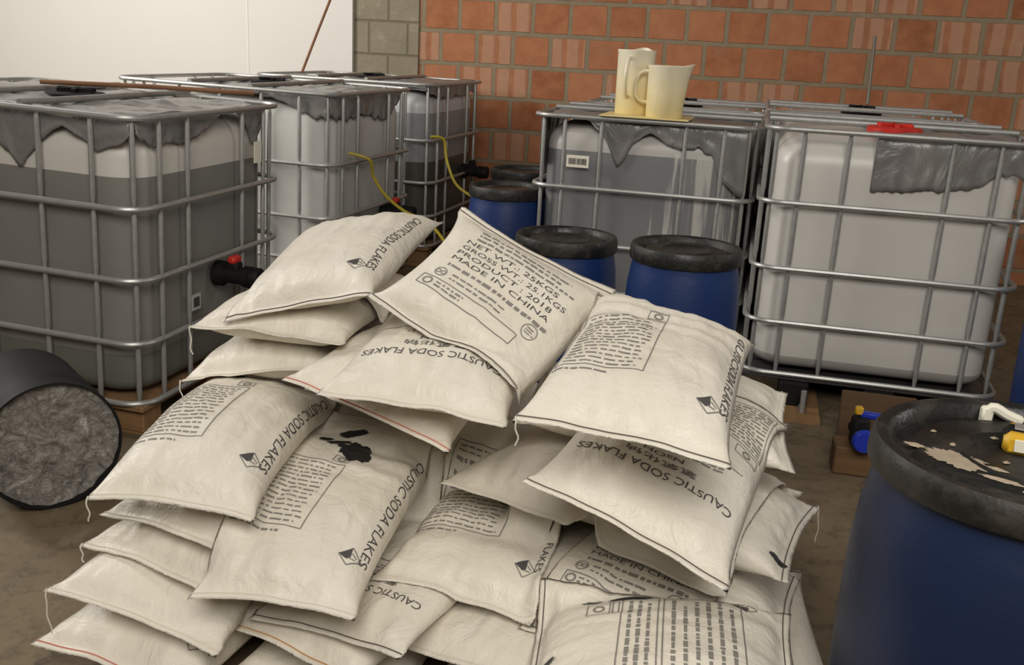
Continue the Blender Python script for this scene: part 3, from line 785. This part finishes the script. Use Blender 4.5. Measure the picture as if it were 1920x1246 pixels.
def sack(label, P0, yaw, pf, pb, rf, rb, w, l, th=.135, art=None, seed=1, folds=(), thread='dark_thread', tails=(), stains_and_shade=(), sagc=0.0, group='white sacks in the heap', kn=None, nu=64, nv=44, drape=True, hem=1.0, settle=0.0):
    """P0: middle of the near hem; yaw, then pitch and roll at the near and far hem; w, l: flat width and length."""
    P0 = Vector(P0); uh = Vector((-sin(yaw), cos(yaw), 0)); vh = Vector((cos(yaw), sin(yaw), 0)); Z = Vector((0, 0, 1))
    rs = Vector((seed * 7.31, seed * 3.77, seed * 1.13))
    def pitch(s):
        if kn is None: return pf + (pb - pf) * s
        q = min(1, max(0, (s - kn) / (1 - kn))); return pf + (pb - pf) * q * q * (3 - 2 * q)
    # spine
    C = [P0.copy()]; FR = []
    for i in range(nu + 1):
        s = i / nu; p = pitch(s); r = rf + (rb - rf) * s
        u = uh * cos(p) + Z * sin(p); nn = vh.cross(u); v = vh * cos(r) + nn * sin(r); n = v.cross(u)
        FR.append((u, v, n))
        if i < nu: 
            p2 = pitch((i + .5) / nu)
            C.append(C[-1] + (uh * cos(p2) + Z * sin(p2)) * (l / nu))
    fl = .030 / l * hem
    top = [[None] * (nv + 1) for _ in range(nu + 1)]; bot = [[None] * (nv + 1) for _ in range(nu + 1)]
    for i in range(nu + 1):
        s = i / nu; u, v, n = FR[i]
        su = min(1, max(0, (s - fl) / (1 - 2 * fl))) * 2 - 1
        fu = max(0, 1 - abs(su) ** 2.8) ** .54
        endf = max(0, 1 - min(s, 1 - s) / .16)
        for j in range(nv + 1):
            t = j / nv - .5; tv = 2 * t
            fv = max(0, 1 - abs(tv) ** 3.2) ** .50
            h = th * fu * fv
            wf = 1 - .085 * fu * (.6 + .4 * abs(tv))
            lf = -(.018) * (1 - tv * tv) * (1 if s < .5 else -1) * max(0, abs(2 * s - 1) - .6) / .4
            c = C[i] + v * (w * t * wf) - u * lf * 1.0
            q = Vector((t * w, s * l, 0))
            lump = (noise.noise(q * 5 + rs) * .012 + noise.noise(q * 11 + rs) * .005) * min(1, h / (.4 * th))
            # tension folds running in from the hems
            fo = sin((t * w) * 95 + 5 * noise.noise(q * 9 + rs)) * .0055 * endf * min(1, h / .02) * (.5 + noise.noise(q * 6 + rs * 2))
            fo += noise.noise(Vector((t * w * 34, s * l * 8, seed))) * .0050 * min(1, h / .03)
            for (fs0, fs1, amp, freq) in folds:
                m = max(0, 1 - abs((s - (fs0 + fs1) / 2) / ((fs1 - fs0) / 2 + 1e-6)) ** 2)
                fo += amp * m * sin(s * l * freq + 4.0 * noise.noise(Vector((t * w * 5, s * l * 3, seed * 2.)))) * min(1, h / .03)
            wob = noise.noise(Vector((t * w * 9, s * 3, seed + 9.))) * .010 * (1 - fu) + sagc * (1 - fu) * tv * tv
            top[i][j] = c + n * (h * .56 + lump + fo + wob + .0012)
            bot[i][j] = c - n * (h * .44 - wob + .0012) + n * (noise.noise(q * 7 + rs * 3) * .006 * min(1, h / .03))
    raw = [top[a][b].z for a, b in ((0, 0), (0, nv), (nu, nv), (nu, 0))]
    if drape:
        for i in range(nu + 1):
            for j in range(nv + 1):
                b = bot[i][j]; g = hf(b.x, b.y) + .0015
                if b.z < g:
                    b.z = g
                tpt = top[i][j]; g2 = max(hf(tpt.x, tpt.y) + .003, 0)
                mn = g2 + .35 * max(0, (tpt - b).length if False else 0)
                if tpt.z < g2: tpt.z = g2 + .001
                if tpt.z < b.z + .0015 and abs(FR[i][2].z) > .5: tpt.z = b.z + .0015
        # soften what the lifting creased
        for _ in range(3):
            for A in (top, bot):
                B_ = [[p.copy() for p in r_] for r_ in A]
                for i in range(1, nu):
                    for j in range(1, nv):
                        av = (B_[i - 1][j] + B_[i + 1][j] + B_[i][j - 1] + B_[i][j + 1]) * .25
                        if A is bot or av.z > A[i][j].z: A[i][j] = B_[i][j] * .5 + av * .5
    if DEBUG: print('LIFT', label[:45], [round(top[a][b].z - z, 3) for (a, b), z in zip(((0, 0), (0, nv), (nu, nv), (nu, 0)), raw)])
    hf_stamp(top, nu, nv)
    # body mesh: top and bottom grids welded along the rim
    vs = []; it = {}; ib = {}
    org = Vector((C[nu // 2].x, C[nu // 2].y, min(min(p.z for p in r_) for r_ in bot)))
    for i in range(nu + 1):
        for j in range(nv + 1):
            rim = j in (0, nv)
            if rim or i in (0, nu):
                it[i, j] = ib[i, j] = len(vs); vs.append((top[i][j] + bot[i][j]) * .5 - org)
            else:
                it[i, j] = len(vs); vs.append(top[i][j] - org); ib[i, j] = len(vs); vs.append(bot[i][j] - org)
    fs = []
    for i in range(nu):
        for j in range(nv):
            fs.append((it[i, j], it[i, j + 1], it[i + 1, j + 1], it[i + 1, j]))
            fs.append((ib[i, j], ib[i + 1, j], ib[i + 1, j + 1], ib[i, j + 1]))
    root = thing('sack', label, 'sack', org, (0, 0, 0), group)
    MB().add(vs, fs).build('sack_body', M['sack'], root, True, 180)
    def at(X, Y, lift=.0011, side=top):
        a = min(nu - 1e-4, max(0, Y / l * nu)); b = min(nv - 1e-4, max(0, (X / w + .5) * nv)); i, j = int(a), int(b); a -= i; b -= j
        p = side[i][j] * (1 - a) * (1 - b) + side[i + 1][j] * a * (1 - b) + side[i][j + 1] * (1 - a) * b + side[i + 1][j + 1] * a * b
        du = side[i + 1][j] - side[i][j]; dv = side[i][j + 1] - side[i][j]; n = dv.cross(du)
        if n.length < 1e-9: n = FR[i][2]
        return p + n.normalized() * lift - org
    def put(P, name, mat, lift, flip=False):
        if not P.v: return
        bm = bmesh.new(); 
        bv = [bm.verts.new((x, y, 0)) for x, y in P.v]
        for f in P.f:
            try: bm.faces.new([bv[i] for i in f])
            except ValueError: pass
        for _ in range(2):
            lg = [e for e in bm.edges if e.calc_length() > .014]
            if lg: bmesh.ops.subdivide_edges(bm, edges=lg, cuts=1)
        bmesh.ops.triangulate(bm, faces=bm.faces[:])
        for v in bm.verts:
            X, Y = v.co.x, v.co.y
            if flip: X, Y = -X, l - Y
            v.co = at(X, Y, lift)
        me = bpy.data.meshes.new(name); bm.to_mesh(me); bm.free(); me.materials.append(mat)
        link(name, me, root)
    if art:
        P, G = Print(), Print()
        kind, kw = art
        if kind == 'front': art_front(P, G, w, l, **{k_: v_ for k_, v_ in kw.items() if k_ != 'flip'})
        else: art_back(P, G, w, l, seed=seed, **{k_: v_ for k_, v_ in kw.items() if k_ != 'flip'})
        put(P, 'printed_lettering', M['ink'], .0013, kw.get('flip')); put(G, 'printed_panel', M['grey_ink'], .0012, kw.get('flip'))
    if stains_and_shade:
        for st in stains_and_shade:
            S = Print(); S.blob(*st); put(S, 'stain', M['stain'], .0018)  # real stains, plus one blot that paints shade on the right bulging sack
    # stitched hems
    for yy in (.016, l - .016):
        wh = thread == 'thread'
        pts = [at(-w / 2 + w * (k + .3) / 60.6, yy, .0008 if wh else .0014) for k in range(61)]
        MB().tube(pts, .0011 if wh else .0013, 5).build('hem_stitching', M[thread], root)
    for (sx, sy, ln) in tails:
        a = at(sx * w * .495, .008 if sy < 0 else l - .008, .002)
        n_ = 9; wv = random.Random(seed * 5 + ln * 100)
        pts = [a + Vector((sin(k * 1.1 + seed) * .004 * k / n_ + .006 * k / n_, -.006 * min(k, 2), -ln * max(0, k - 1) / (n_ - 1))) for k in range(n_ + 1)]
        MB().tube(pts, .0016, 5).build('loose_thread', M['thread'], root)
    return root
HID = 'white woven sack buried inside the heap under the printed sacks'
for (x, y, z, yw) in [(-.40, 1.80, .05, -.30), (.03, 1.74, .05, -.25), (.44, 1.60, .06, -.2),
                      (-.62, 2.35, .06, -.2), (-.20, 2.28, .06, -.2), (.22, 2.2, .06, -.2),
                      (.50, 1.66, .165, -.1),
                      (-.60, 2.36, .17, -.2), (-.18, 2.30, .17, -.25), (.24, 2.22, .17, -.2),
                      (-.58, 2.38, .28, -.2), (-.16, 2.32, .28, -.2), (.26, 2.24, .28, -.2),
                      (-.50, 2.36, .39, -.25), (-.10, 2.32, .39, -.2), (.24, 2.26, .39, -.2), (-.28, 2.45, .48, -.2)]:
    sack(HID, (x, y, z), yw, 0, 0, 0, 0, .40, .62, .11, seed=int((x + 2) * 50 + z * 100), nu=28, nv=20, group='sacks buried in the heap')
#@@SACKS
BACK = lambda **k: ('back', k)
FRONT = lambda **k: ('front', k)
L_ = {}
sack('bottom sack of the left stack with red stitching at its tip', (-.815, 1.781, .102), -.348, 0, 0, -.06, -.03, .403, .64, art=BACK(block=False), seed=1, thread='red_thread')
sack('lowest sack tip at the right side of the heap, beside the front drum', (.662, 1.93, .217), 1.27, .096, 0, -.07, -.036, .398, .64, seed=2)
sack('low front sack with orange hem stitching at the bottom edge', (-.452, 1.789, .166), -.522, 0, 0, -.013, -.006, .395, .64, seed=3, thread='orange_thread')
sack('plain grey looking sack under the centre front sack, by the bottom edge', (-.095, 1.757, .175), -.575, .03, -.05, .1, .05, .381, .64, seed=4, th=.09, thread='thread')
sack('second sack from the bottom of the left stack, hanging thread at its tip', (-.767, 1.80, .212), -.26, .006, 0, -.159, -.079, .415, .64, seed=5, thread='thread', tails=((-1, -1, .10),))
sack('sack pressed under the sack with the big black stain', (-.362, 1.771, .218), -.463, .0, -.03, .1, .077, .387, .64, seed=6, th=.09, art=FRONT(flip=True, lower=False))
sack('sack with round emblem and boxed number, above the bottom right front sack', (.205, 1.738, .225), -.50, .08, 0, .15, .102, .374, .64, seed=7, th=.10, art=FRONT(upper=False))
sack('sack bulging at the right side of the heap, white tip pointing out', (.688, 2.026, .361), 1.138, .103, 0, .018, .009, .401, .64, seed=8, tails=((1, -1, .09),), stains_and_shade=((-.14, .03, .012, .022, 5),))  # the blot is shade on this side of the heap, put in as colour
sack('third sack from the bottom of the left stack, wrinkled tip', (-.761, 1.882, .287), -.468, -.002, 0, -.01, -.006, .397, .64, seed=9, thread='thread', tails=((-1, -1, .04),))
sack('front sack at bottom right with two columns of boxed print and smears', (.575, 1.60, .305), 1.42, .0, -.30, 0, -.02, .44, .54, seed=10, art=BACK(two=True, name=None), stains_and_shade=((.170, .40, .007, .02, 2), (.165, .32, .012, .04, 5), (.17, .19, .010, .05, 7), (-.12, .47, .03, .012, 2, 1.2), (-.05, .50, .05, .010, 5, 1.8)))
sack('plain sack just under the large left sack with boxed print', (-.718, 1.895, .366), -.468, .002, 0, .01, .005, .396, .64, seed=13, thread='thread')
sack('centre front sack with boxed print and flat bottom hem', (-.105, 1.869, .255), -.301, .031, .032, -.033, -.057, .381, .633, seed=11, art=BACK(ya=.20, xr=.045), thread='thread', folds=((.1, .5, .004, 60),))
sack('sack with a big black stain above boxed print, left front', (-.45, 1.719, .314), -.16, .148, -.004, .011, -.149, .349, .748, seed=12, art=BACK(), thread='thread', folds=((.45, .95, .004, 75),), stains_and_shade=((-.005, .525, .042, .050, 3, .5), (-.06, .555, .03, .012, 7, .6), (-.045, .62, .045, .018, 8, .3), (-.10, .56, .02, .012, 5, .2)))
sack('large left sack with boxed print and diamond mark, straight front hem', (-.68, 1.828, .462), -.091, .205, -.275, -.054, -.191, .352, .763, seed=14, art=BACK(), thread='thread', tails=((-1, -1, .05),))
sack('plain small looking sack wedged in the middle, above the centre front sack', (-.011, 2.008, .423), -.714, .035, 0, .086, .043, .385, .64, seed=15, thread='thread')
sack('sack whose open front hem shows below the upside down printed sack', (.283, 1.883, .362), -.51, -.027, 0, -.135, -.067, .401, .64, seed=16, thread='thread')
sack('sack bulging at the right behind the top right sack', (.676, 2.207, .56), 1.39, .084, 0, .134, .067, .405, .64, seed=17, thread='thread')
sack('sack printed upside down in large letters, at the right front', (.224, 1.667, .542), -.382, .038, .183, -.313, -.147, .426, .643, seed=18, art=FRONT(flip=True, lower=False, panel=True))
sack('plain sack at left end with a hanging thread, above the large left sack', (-.646, 2.31, .589), -.236, -.013, 0, .223, .112, .396, .64, seed=19, thread='thread', tails=((-1, -1, .05),))
sack('sack with red hem stitching under the sack printed upside down at centre', (-.324, 2.065, .594), -.311, .04, .05, -.255, -.128, .423, .64, seed=20, thread='red_thread')
sack('sack printed upside down at centre, below the topmost sack', (-.206, 1.949, .656), -.186, .106, .1, -.063, -.032, .416, .64, seed=21, art=FRONT(flip=True, lower=False), thread='thread')
sack('sack with pointed left tip under the upper left sack, thread hanging', (-.597, 2.276, .704), -.231, 0, 0, 0, 0, .403, .64, seed=22, thread='thread', tails=((-1, -1, .07),))
sack('plain sack squeezed below the topmost sack, left of centre', (-.441, 2.438, .602), .038, .014, -.04, .183, .077, .374, .637, seed=23, thread='thread')
sack('upper left sack lying long with printed edge, left of the topmost sack', (-.519, 2.268, .775), -.184, .206, .105, .282, .159, .396, .645, seed=24, art=BACK(block=False))
sack('topmost sack leaning up, with printed lines and a long empty box', (-.165, 2.115, .735), -.62, .22, .71, -.455, -.55, .44, .43, seed=25, th=.125, art=FRONT(upper=False))
sack('top right sack with boxed print, tilted over the upside down printed sack', (.195, 1.598, .752), -.275, .106, .031, -.085, -.174, .386, .702, seed=26, art=BACK(), folds=((.5, 1., .005, 90),), tails=((-1, -1, .05),), stains_and_shade=((.0, .60, .045, .010, 3, -.2),))
